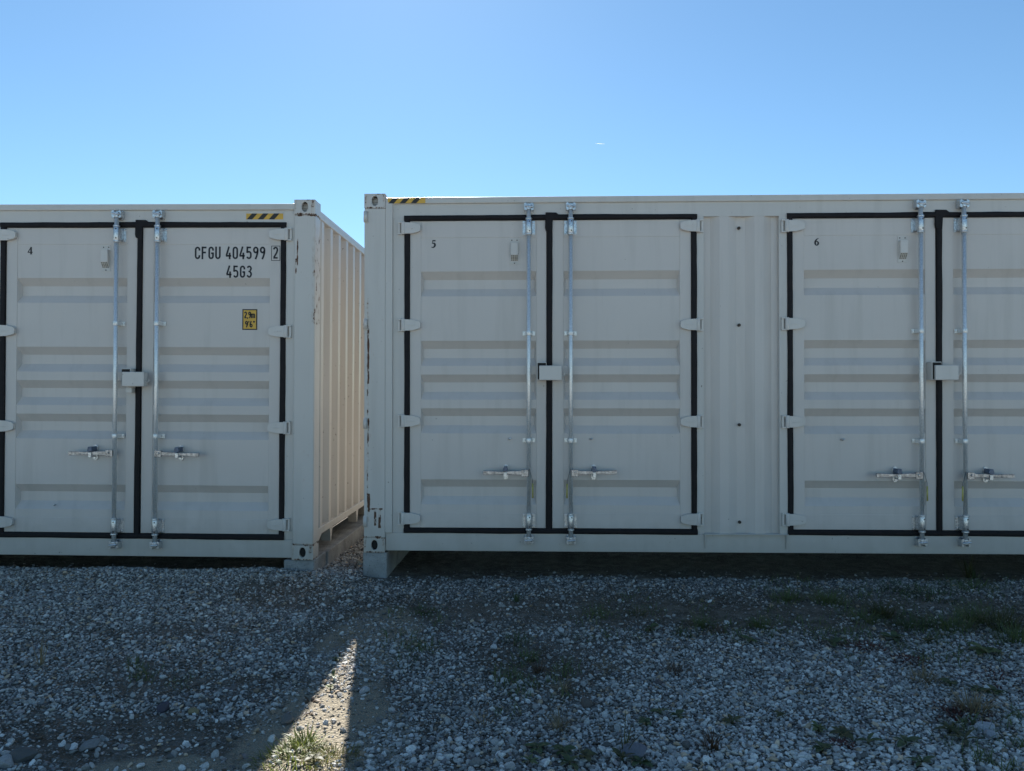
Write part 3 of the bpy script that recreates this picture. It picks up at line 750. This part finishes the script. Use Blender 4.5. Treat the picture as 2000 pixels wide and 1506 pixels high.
def gravel(name, spacing, size, sub, nvar, ymin, ymax, dens_bias, zoff, bright):
    P_ = scatter(spacing, ymin, ymax)
    dn = density(P_)
    keep = rng.uniform(0, 1, len(P_)) < np.where(dn < -1.0, .03, np.clip(dn+dens_bias, 0.15 + .12*lowf(P_[:, 0], P_[:, 1], 14, 5), 1))
    P_ = P_[keep]; n = len(P_)
    var, f0 = stone_variants(sub, nvar); nvtx = var.shape[1]
    vi = rng.integers(0, nvar, n)
    S = size*np.exp(rng.normal(0, .38, n)); S = np.clip(S, size*.45, size*2.4)
    a = rng.uniform(0, 6.283, n); tx = rng.normal(0, .30, n); ty = rng.normal(0, .30, n)
    ca, sa = np.cos(a), np.sin(a)
    Vv = var[vi]*S[:, None, None]
    x = Vv[..., 0]*ca[:, None]-Vv[..., 1]*sa[:, None]; y = Vv[..., 0]*sa[:, None]+Vv[..., 1]*ca[:, None]
    z = Vv[..., 2] + x*tx[:, None] + y*ty[:, None]
    base = height(P_[:, 0], P_[:, 1]) + S*.30 + zoff + rng.uniform(-.3, .35, n)*size
    Vv = np.stack([x+P_[:, 0:1], y+P_[:, 1:2], z+base[:, None]], -1).reshape(-1, 3)
    Ff = (f0[None]+ (np.arange(n)*nvtx)[:, None, None]).reshape(-1, 3)
    t = np.clip(rng.normal(.44, .27, n) + .16*sm(-.2, 1.0, P_[:, 0])*sm(4.6, 3.4, P_[:, 1]) - .15*sm(4.7, 5.4, P_[:, 1])*sm(-1.6, -1.0, P_[:, 0]), 0, 1)
    lo = np.array([.085, .08, .072]); hi = np.array([.60, .575, .52])
    colr = (lo + (hi-lo)*t[:, None])*bright
    warm = rng.uniform(0, 1, n); colr = np.where((warm > .92)[:, None], colr*np.array([1.0, .78, .58]), colr)
    colr = np.where((warm < .06)[:, None], colr*np.array([.55, .50, .52]), colr)
    C4 = np.concatenate([np.repeat(colr, nvtx, 0), np.ones((n*nvtx, 1))], 1)
    o = link(name, np_mesh(name, Vv, Ff, False, C4), M['stone']); return o, n
def stone_mat():
    m, nt, b = new_mat('limestone_gravel'); w = pos(nt)
    at = nt.nodes.new('ShaderNodeAttribute'); at.attribute_name = 'tint'
    n1 = noise_n(nt, w, 130, 4, .65)
    c = mixc(nt, math_n(nt, 'MULTIPLY', ramp(nt, n1, .40, .75), .5), at.outputs['Color'], (.10, .09, .075))
    nt.links.new(c, b.inputs['Base Color']); b.inputs['Roughness'].default_value = .88; b.inputs['Specular IOR Level'].default_value = .3
    bump(nt, b, n1, .5, .004); return m
M['stone'] = stone_mat()
o1, n1_ = gravel('gravel', .0178, .0094, 2, 24, 2.60, 3.30, 0, 0, 1.5)
o2, n2_ = gravel('far_gravel', .0174, .0084, 1, 24, 3.30, 8.3, -.06, 0, 1.38)
o3, n3_ = gravel('gravel_chips', .0160, .0054, 0, 12, 2.60, 6.15, .35, -.001, 1.05)
tag(o1, 'loose grey limestone gravel covering the near yard', 'gravel', None, 'stuff')
tag(o2, 'loose grey limestone gravel near the containers', 'gravel', None, 'stuff')
tag(o3, 'fine stone chips between the gravel', 'gravel', None, 'stuff')
print('stones', n1_, n2_, n3_, 'tris', sum(len(o.data.polygons) for o in (o1, o2, o3)))

# ------------------------------------------------------------------ concrete supports
def block(name, x0, x1, y0, y1, z0, z1, label, bev=.008):
    bz = MB().box(x0, x1, y0, y1, z0, z1)
    o = bz.build(name, M['concrete'], None, bev); tag(o, label, 'concrete block', 'concrete supports'); return o
block('concrete_block', -1.388, -1.195, 6.178, 6.72, -.06, .206, 'bluish concrete block under the left corner of the right container')
block('concrete_block', -2.020, -1.775, 6.14, 6.50, -.03, .150, 'low concrete block under the right corner of the left container')
block('concrete_beam', -2.03, -1.760, 6.508, 8.62, -.05, .147, 'long concrete beam under the end wall of the left container', .006)
block('concrete_beam', -1.375, -1.19, 6.73, 8.62, -.05, .200, 'long concrete beam beneath the right container, behind its corner block', .006)

# ------------------------------------------------------------------ larger stones
def big_stone(px, py, s, col, label, flat=.7):
    x, y, z = g2(px, py); v0, f0 = ico(3); v = v0.copy()
    for _k in range(10):
        d = rng.normal(size=3); d /= np.linalg.norm(d); c = rng.uniform(.6, .9)
        dd = v @ d; v = v - np.clip(dd-c, 0, None)[:, None]*d
    v *= 1+rng.normal(0, .012, (len(v), 1)); v *= np.array([1.15, .85, flat])*s*.74
    C4 = np.tile(np.array([*col, 1.0]), (len(v), 1))
    s *= .74
    o = link('stone', np_mesh('stone', v, f0, False, C4), M['stone'], None, 0, (x, y, z+s*flat*.45)); o.rotation_euler = (rng.normal(0, .15), rng.normal(0, .15), rng.uniform(0, 6))
    tag(o, label, 'stone', 'larger stones in the gravel'); return o
WH = (.55, .54, .51); GR = (.22, .215, .21)
for a in [(965, 1266, .034, WH, 'rounded white stone in bare soil in front of door 5'),
          (1015, 1336, .030, WH, 'upright white pebble below the white stone in front of door 5'),
          (1037, 1354, .034, (.48, .48, .44), 'pale flat stone just right of the upright white pebble'),
          (1096, 1234, .036, (.50, .49, .46), 'pale broken stone on soil in front of the right rod of door 5'),
          (1189, 1371, .026, WH, 'small pale stone in gravel below door 5'),
          (1145, 1378, .055, (.12, .10, .085), 'brown flat rock half sunk in gravel below door 5'),
          (318, 1388, .050, (.075, .065, .085), 'dark purplish stone in gravel in front of door 4'),
          (378, 1394, .038, (.25, .20, .11), 'ochre stone right of the dark purplish stone'),
          (176, 1462, .050, GR, 'grey stone near the lower left corner of the yard'),
          (45, 1484, .070, (.11, .11, .105), 'large dark rock at the lower left edge of the yard'),
          (12, 1497, .060, (.34, .34, .33), 'pale rock touching the large dark rock at lower left'),
          (1736, 1246, .050, (.50, .50, .48), 'flat white stone among weeds in front of door 6'),
          (1240, 1478, .075, (.16, .16, .18), 'large grey rock behind the stalky weed at the lower edge'),
          (1925, 1427, .055, (.42, .42, .42), 'pale rock at the right edge among weeds'),
          (1935, 1441, .045, (.36, .36, .37), 'grey rock just below the pale rock at the right edge'),
          (703, 1101, .050, (.42, .36, .27), 'flat buff stone lying in the gap between the containers'),
          (688, 1105, .045, (.22, .20, .18), 'grey stone left of the buff stone in the gap'),
          (712, 1352, .040, (.46, .46, .46), 'flat pale stone beside the sunlit strip'),
          (721, 1185, .026, WH, 'white stone in front of the gap between the containers'),
          (767, 1276, .030, (.48, .48, .47), 'pale stone right of the tip of the sunlit strip'),
          (1210, 1175, .024, WH, 'small white stone in front of the right leaf of door 5'),
          (560, 1410, .048, (.17, .155, .135), 'flat brown stone at the left edge of the sunlit strip'),
          (1285, 1338, .034, (.10, .085, .085), 'dark stone in pale gravel in front of the corrugated pillar')]:
    big_stone(*a)

# ------------------------------------------------------------------ weeds
def leaf_mat(name, col, tr=.35):
    m, nt, b = new_mat(name); w = pos(nt); n1 = noise_n(nt, w, 45, 3)
    c = mixc(nt, ramp(nt, n1, .3, .7), tuple(x*.65 for x in col), tuple(x*1.3 for x in col))
    nt.links.new(c, b.inputs['Base Color']); b.inputs['Roughness'].default_value = .55
    t = nt.nodes.new('ShaderNodeBsdfTranslucent'); nt.links.new(c, t.inputs['Color'])
    mx = nt.nodes.new('ShaderNodeMixShader'); mx.inputs[0].default_value = tr
    out = nt.nodes['Material Output']
    nt.links.new(b.outputs[0], mx.inputs[1]); nt.links.new(t.outputs[0], mx.inputs[2]); nt.links.new(mx.outputs[0], out.inputs['Surface'])
    return m
LM = {'green': leaf_mat('grass_green', (.125, .155, .055)), 'dark': leaf_mat('weed_dark_green', (.080, .110, .042)),
      'olive': leaf_mat('weed_olive', (.085, .085, .030)), 'dry': leaf_mat('dry_straw', (.26, .20, .11)),
      'red': leaf_mat('reddish_weed', (.12, .040, .028)), 'brown': leaf_mat('withered_brown', (.11, .065, .035)),
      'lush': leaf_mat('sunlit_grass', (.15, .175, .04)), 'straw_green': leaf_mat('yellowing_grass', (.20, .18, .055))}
def blade(mb, base, az, L, wd, lean, droop, rs, seg=5):
    p = Vector(base); d = Vector((math.cos(az)*math.sin(lean), math.sin(az)*math.sin(lean), math.cos(lean)))
    side = Vector((-math.sin(az), math.cos(az), 0)); pts = []
    for i in range(seg+1):
        t = i/seg; wv = wd*(1-t)**.6*.5 + .0003
        pts.append((p - side*wv, p + side*wv)); p = p + d*(L/seg); d = (d + Vector((math.cos(az)*droop, math.sin(az)*droop, -droop))/seg).normalized()
    vs = [q for ab in pts for q in ab]
    mb.add(vs, [(2*i, 2*i+1, 2*i+3, 2*i+2) for i in range(seg)], True)
def tuft_mesh(n, L, spread, wd, seed, droop=.9):
    rs = random.Random(seed); mb = MB()
    for _ in range(n):
        a = rs.uniform(0, 6.283); r = spread*rs.random()**.7
        blade(mb, (math.cos(a)*r, math.sin(a)*r, -.004), a + rs.uniform(-.8, .8), L*rs.uniform(.45, 1.1), wd*rs.uniform(.7, 1.2), rs.uniform(.1, .9), droop*rs.uniform(.3, 1.3), rs)
    me = bpy.data.meshes.new('grass_tuft'); me.from_pydata(mb.v, [], mb.f); me.polygons.foreach_set('use_smooth', mb.sm); me.update(); return me
def tuft(px, py, n, L, spread, mat, label, group=None, wd=.005, name='grass_tuft', droop=.9):
    x, y, z = g2(px, py); seed = int(px*7+py)
    o = link(name, tuft_mesh(n, L, spread, wd, seed, droop), LM[mat], None, 0, (x, y, z))
    tag(o, label, 'grass' if name == 'grass_tuft' else 'weed', group); return o
def leaf_mesh(L, wd, lobes, seed):
    rs = random.Random(seed); n = 9; vs = []; fs = []
    for i in range(n+1):
        t = i/n; w = wd*.5*math.sin(math.pi*min(1, t*.92+.06))**.8*(1 + (lobes*.45*(1 if i % 2 else -1)))
        if t < .15: w = wd*.08
        zc = L*(.35*t - .42*t*t); cup = .18*w
        vs += [(t*L, -w, zc+cup), (t*L, 0, zc), (t*L, w, zc+cup)]
    for i in range(n):
        o = i*3; fs += [(o, o+1, o+4, o+3), (o+1, o+2, o+5, o+4)]
    me = bpy.data.meshes.new('leaf'); me.from_pydata(vs, [], fs); me.polygons.foreach_set('use_smooth', [True]*len(fs)); me.update(); return me
LEAVES = {}
def rosette(px, py, n, L, wd, mat, label, lobes=0.0, up=.35, group=None):
    L *= .66; wd *= .66
    x, y, z = g2(px, py); rs = random.Random(int(px*3+py*5))
    mb = MB().tube([(0, 0, -.01), (.002, 0, .012), (0, .002, .02)], [.006, .005, .003], 6)
    root = mb.build('broadleaf_weed', LM['olive'], None, 0, (x, y, z+.004)); tag(root, label, 'weed', group)
    for i in range(n):
        k = (mat, i % 3, lobes > 0, round(wd/L, 1))
        if k not in LEAVES:
            me = leaf_mesh(1.0, wd/L, lobes, 31+i); me.materials.append(LM[mat]); LEAVES[k] = me
        lf = link('leaf', LEAVES[k], None, root, 0, (0, 0, .012))
        lf.rotation_euler = (rs.uniform(-.35, .35), -rs.uniform(.0, up), 6.283*i/n + rs.uniform(-.4, .4)); s = L*rs.uniform(.65, 1.15); lf.scale = (s, s, s)
    return root
# in the sunlit strip
tuft(592, 1458, 90, .095, .05, 'lush', 'bright sunlit grass clump at the bottom of the light strip', None, .006)
tuft(572, 1484, 300, .06, .15, 'lush', 'low sunlit grass at the lower left of the light strip', None, .005)
tuft(648, 1484, 240, .05, .12, 'straw_green', 'thin sunlit grass at the lower right of the light strip', None, .004)
rosette(552, 1478, 5, .075, .026, 'lush', 'upright leafy weed left of the bright grass clump', 0, .9)
rosette(612, 1488, 6, .07, .028, 'olive', 'yellowing broadleaf weed below the bright grass clump', 0, .5)
rosette(655, 1293, 6, .055, .022, 'green', 'small weed near the tip of the light strip', 0, .6)
rosette(663, 1283, 4, .045, .020, 'red', 'red leaved seedling near the tip of the light strip', 0, .6)
rosette(652, 1327, 4, .060, .024, 'dark', 'dark weed with long stem in the middle of the light strip', 0, .9)
rosette(645, 1349, 6, .040, .018, 'lush', 'tiny green seedling in the middle of the light strip', 0, .5)
tuft(672, 1258, 14, .11, .015, 'dry', 'few dry blades at the tip of the light strip', None, .003)
tuft(606, 1372, 9, .05, .02, 'brown', 'curled brown dead leaf at the left edge of the light strip', None, .016, 'dead_leaf', 1.6)
tuft(603, 1396, 7, .04, .02, 'brown', 'small dead leaf below the curled brown one', None, .014, 'dead_leaf', 1.6)
tuft(690, 1205, 16, .10, .02, 'dry', 'dry grass wisp above the tip of the light strip', None, .003)
# right foreground
tuft(945, 1418, 12, .17, .012, 'dry', 'splayed dry stalk standing in gravel right of the light strip', None, .004, 'dry_weed', .3)
tuft(1100, 1350, 40, .13, .02, 'dry', 'star shaped dry grass lying on soil below door 5', None, .003, 'dry_weed', 1.6)
tuft(1092, 1425, 60, .13, .03, 'dry', 'larger dry grass star nearer the lower edge', None, .003, 'dry_weed', 1.6)
tuft(1052, 1312, 40, .10, .03, 'brown', 'withered grass patch on soil below door 5', None, .004, 'dry_weed', 1.4)
tuft(1183, 1308, 40, .10, .05, 'dry', 'faded straw patch in gravel below door 5', None, .003, 'dry_weed', 1.5)
tuft(1320, 1316, 50, .09, .05, 'brown', 'brown withered weed in gravel in front of the corrugated pillar', None, .004, 'dry_weed', 1.2)
tuft(1392, 1462, 50, .10, .035, 'brown', 'rusty brown weed clump near the lower edge', None, .006, 'dry_weed', .9)
rosette(1215, 1490, 6, .10, .035, 'olive', 'stalky green weed at the lower edge in front of the grey rock', 0, 1.1)
tuft(1217, 1475, 9, .22, .01, 'olive', 'tall seeding stalks of the weed by the grey rock', None, .006, 'stalk_weed', .25)
GRP = 'broadleaf weeds in the foreground gravel'
for a in [(1048, 1468, 7, .09, .045, 'dark', 'dark leafy weed in gravel, leftmost at the lower edge'), (1098, 1474, 7, .10, .05, 'dark', 'dark leafy weed right of the leftmost one'),
          (1142, 1484, 6, .09, .05, 'olive', 'olive leafy weed left of the stalky weed'), (1035, 1494, 8, .07, .02, 'green', 'spiky green weed touching the lower edge'),
          (1112, 1498, 6, .10, .05, 'dark', 'broad dark leaves cut by the lower edge'), (1250, 1496, 6, .10, .05, 'dark', 'dark leaves in front of the large grey rock'),
          (1288, 1396, 4, .085, .05, 'dark', 'single broad leaved weed with upright leaves below the pillar'), (1262, 1418, 6, .075, .04, 'dark', 'low dark weed left of the upright broad leaves'),
          (1325, 1405, 5, .085, .05, 'dark', 'dark weed right of the upright broad leaves'), (1430, 1416, 9, .085, .03, 'olive', 'green weed in pale gravel below the pillar'),
          (1270, 1232, 7, .10, .055, 'dark', 'dark round leaved weed in front of the right leaf of door 5')]:
    rosette(*a, lobes=.0 if a[4] > .04 else .3, group=GRP)
GT = 'grass tufts in front of the right container'
for (px, py, n, L, sp, mt, lb) in [(1368, 1222, 80, .11, .07, 'green', 'grass tuft in gravel in front of the corrugated pillar'),
        (1180, 1206, 60, .08, .09, 'green', 'low grass in front of the right leaf of door 5'), (1245, 1204, 45, .08, .06, 'olive', 'sparse grass right of the low grass in front of door 5'),
        (1010, 1256, 70, .08, .09, 'dark', 'dark low grass patch right of the white stone'), (1032, 1288, 70, .08, .06, 'green', 'green grass clump below the dark low grass patch'),
        (1006, 1175, 30, .11, .03, 'dark', 'small dark tuft in front of the left rod of door 5'), (1335, 1240, 60, .07, .07, 'dark', 'dark grass left of the pillar tuft'),
        (1402, 1238, 50, .08, .06, 'brown', 'brownish grass right of the pillar tuft'), (820, 1195, 60, .07, .08, 'dark', 'dark moss-like grass in front of the left leaf of door 5'),
        (790, 1300, 60, .05, .12, 'dark', 'dim grass patch right of the light strip')]:
    tuft(px, py, n, L, sp, mt, lb, GT)
GR6 = 'weeds in front of door 6'
for (px, py, n, L, sp, mt, lb) in [(1537, 1172, 90, .10, .10, 'green', 'low grass in front of the left hinges of door 6'), (1618, 1178, 120, .13, .10, 'green', 'thick grass tuft in front of the left leaf of door 6'),
        (1722, 1202, 110, .15, .07, 'olive', 'tall tuft in the weedy patch in front of door 6'), (1690, 1212, 80, .09, .10, 'green', 'low grass left of the tall tuft'),
        (1775, 1225, 90, .10, .10, 'dark', 'dark grass below the rods of door 6'), (1850, 1225, 120, .13, .12, 'green', 'dense grass in front of the right leaf of door 6'),
        (1955, 1225, 120, .17, .12, 'olive', 'tall grass near the right edge of the yard'), (1905, 1210, 90, .14, .10, 'green', 'grass between the dense and tall tufts'),
        (1820, 1165, 120, .08, .18, 'dark', 'low green growth at the foot of the right container'), (1760, 1150, 120, .07, .18, 'dark', 'low green strip below the rods of door 6'),
        (1900, 1150, 120, .10, .16, 'green', 'green growth around the tall weed by the container'), (1480, 1222, 70, .08, .06, 'green', 'grass clump left of door 6 weeds'),
        (1805, 1330, 60, .09, .06, 'dry', 'pale dry tuft in gravel below door 6'), (1900, 1390, 60, .16, .05, 'dry', 'thin dry stalks at the right in the reddish soil'),
        (1985, 1250, 90, .14, .10, 'green', 'grass cut by the right edge of the picture')]:
    tuft(px, py, int(n*1.7), L*.95, sp*1.15, mt, lb, GR6)
tuft(1890, 1128, 14, .26, .02, 'olive', 'tall thin weed rising in front of the dark gap under door 6', None, .010, 'tall_weed', .15)
tuft(1905, 1130, 12, .20, .03, 'dark', 'second thin weed beside the tall one under door 6', None, .010, 'tall_weed', .3)
for a in [(1465, 1256, 7, .10, .05, 'dark', 'flat dark weed at the left of the reddish strip'), (1625, 1262, 9, .11, .05, 'dark', 'broad dark weed at the head of the reddish strip'),
          (1745, 1252, 9, .12, .055, 'dark', 'dark round weed right of the flat white stone'), (1812, 1258, 8, .09, .04, 'olive', 'olive weed right of the dark round one'),
          (1925, 1278, 8, .15, .085, 'green', 'large pale green broadleaf weed near the right edge'), (1856, 1342, 6, .09, .06, 'dark', 'round leaved dark weed in pale gravel at the right'),
          (1910, 1352, 7, .09, .05, 'dark', 'dark weed right of the round leaved one'), (1945, 1358, 7, .09, .05, 'dark', 'dark weed nearest the right edge'),
          (1855, 1432, 8, .11, .03, 'olive', 'lobed olive weed near the lower right corner'), (1885, 1452, 7, .12, .03, 'olive', 'long leaved weed below the lobed olive one'),
          (1645, 1440, 8, .10, .04, 'olive', 'olive weed in pale gravel at the lower edge below door 6'), (1695, 1456, 7, .10, .03, 'dark', 'dark upright weed right of the olive one'),
          (1768, 1458, 5, .11, .045, 'dark', 'weed with paired upright leaves at the lower edge'), (1606, 1470, 6, .09, .06, 'dark', 'broad flat dark weed left of the olive one'),
          (1525, 1402, 9, .06, .02, 'olive', 'small olive weed in pale gravel below the pillar and door 6'), (1598, 1430, 8, .07, .025, 'green', 'small green weed left of the olive lower weed'),
          (1800, 1496, 8, .09, .03, 'dark', 'leafy weed cut by the lower edge at the right')]:
    rosette(*a, lobes=.3 if a[4] < .04 else 0, group=GR6, up=.5)
for i, (px, py, sp, lb) in enumerate([(1682, 1266, .13, 'reddish creeping weed between the dark weeds below door 6'), (1862, 1398, .16, 'reddish creeping patch near the right edge'),
        (1905, 1400, .10, 'small reddish patch right of the larger one'), (1955, 1330, .14, 'reddish growth at the right edge of the yard'), (1775, 1293, .10, 'thin reddish strip below the olive weed'), (1640, 1458, .05, 'reddish weed beneath the olive lower weed')]):
    tuft(px, py, 160, .035, sp, 'red', lb, 'reddish creeping weeds', .009, 'creeping_weed', 1.2)
tuft(80, 1300, 10, .22, .012, 'dry', 'dead brown stalk standing in gravel in front of door 4', None, .007, 'dry_weed', .15)

# sparse low grass that nobody could count, in the weedy zone before the right container and on the soil spots
def sparse_grass():
    rs = random.Random(5); mb = MB()
    zones = [(1500, 1990, 1135, 1245, 1500), (1640, 2000, 1240, 1300, 350), (980, 1120, 1240, 1400, 380), (1130, 1450, 1150, 1250, 450), (1840, 2000, 1380, 1506, 350), (760, 860, 1180, 1320, 260), (230, 360, 1290, 1340, 120)]
    for (a, b, c, d, n) in zones:
        cl = [(rs.uniform(a, b), rs.uniform(c, d)) for _ in range(max(4, n//28))]
        for _ in range(n):
            q = rs.choice(cl); x, y, z = g2(q[0]+rs.gauss(0, 16), q[1]+rs.gauss(0, 7))
            blade(mb, (x, y, z), rs.uniform(0, 6.283), rs.uniform(.02, .085), rs.uniform(.0025, .006), rs.uniform(.2, 1.1), rs.uniform(.2, 1.2), rs, 3)
    me = bpy.data.meshes.new('sparse_grass'); me.from_pydata(mb.v, [], mb.f); me.polygons.foreach_set('use_smooth', mb.sm); me.update(); return me
tag(link('sparse_grass', sparse_grass(), LM['green']), 'thin scattered grass blades between the stones', 'grass', None, 'stuff')

# ------------------------------------------------------------------ contrail far up in the sky
rr = Vector(((1172-1000)/FPX, 1.0, (753-266)/FPX)); rr = Matrix.Rotation(R(YAW), 3, 'Z') @ rr; cpos = rr*14000
mc, ntc, bc = new_mat('ice_trail'); bc.inputs['Base Color'].default_value = (.9, .9, .9, 1)
tr_ = ntc.nodes.new('ShaderNodeBsdfTranslucent'); tr_.inputs['Color'].default_value = (.9, .9, .9, 1)
ntc.links.new(tr_.outputs[0], ntc.nodes['Material Output'].inputs['Surface'])
ct = MB().tube([(-85, 0, 8), (-20, 0, 2), (40, 0, -3), (90, 0, -6)], [1, 3, 3.5, 1], 8).build('contrail', mc, None, 0, cpos)
tag(ct, 'tiny white contrail high in the blue sky', 'contrail')
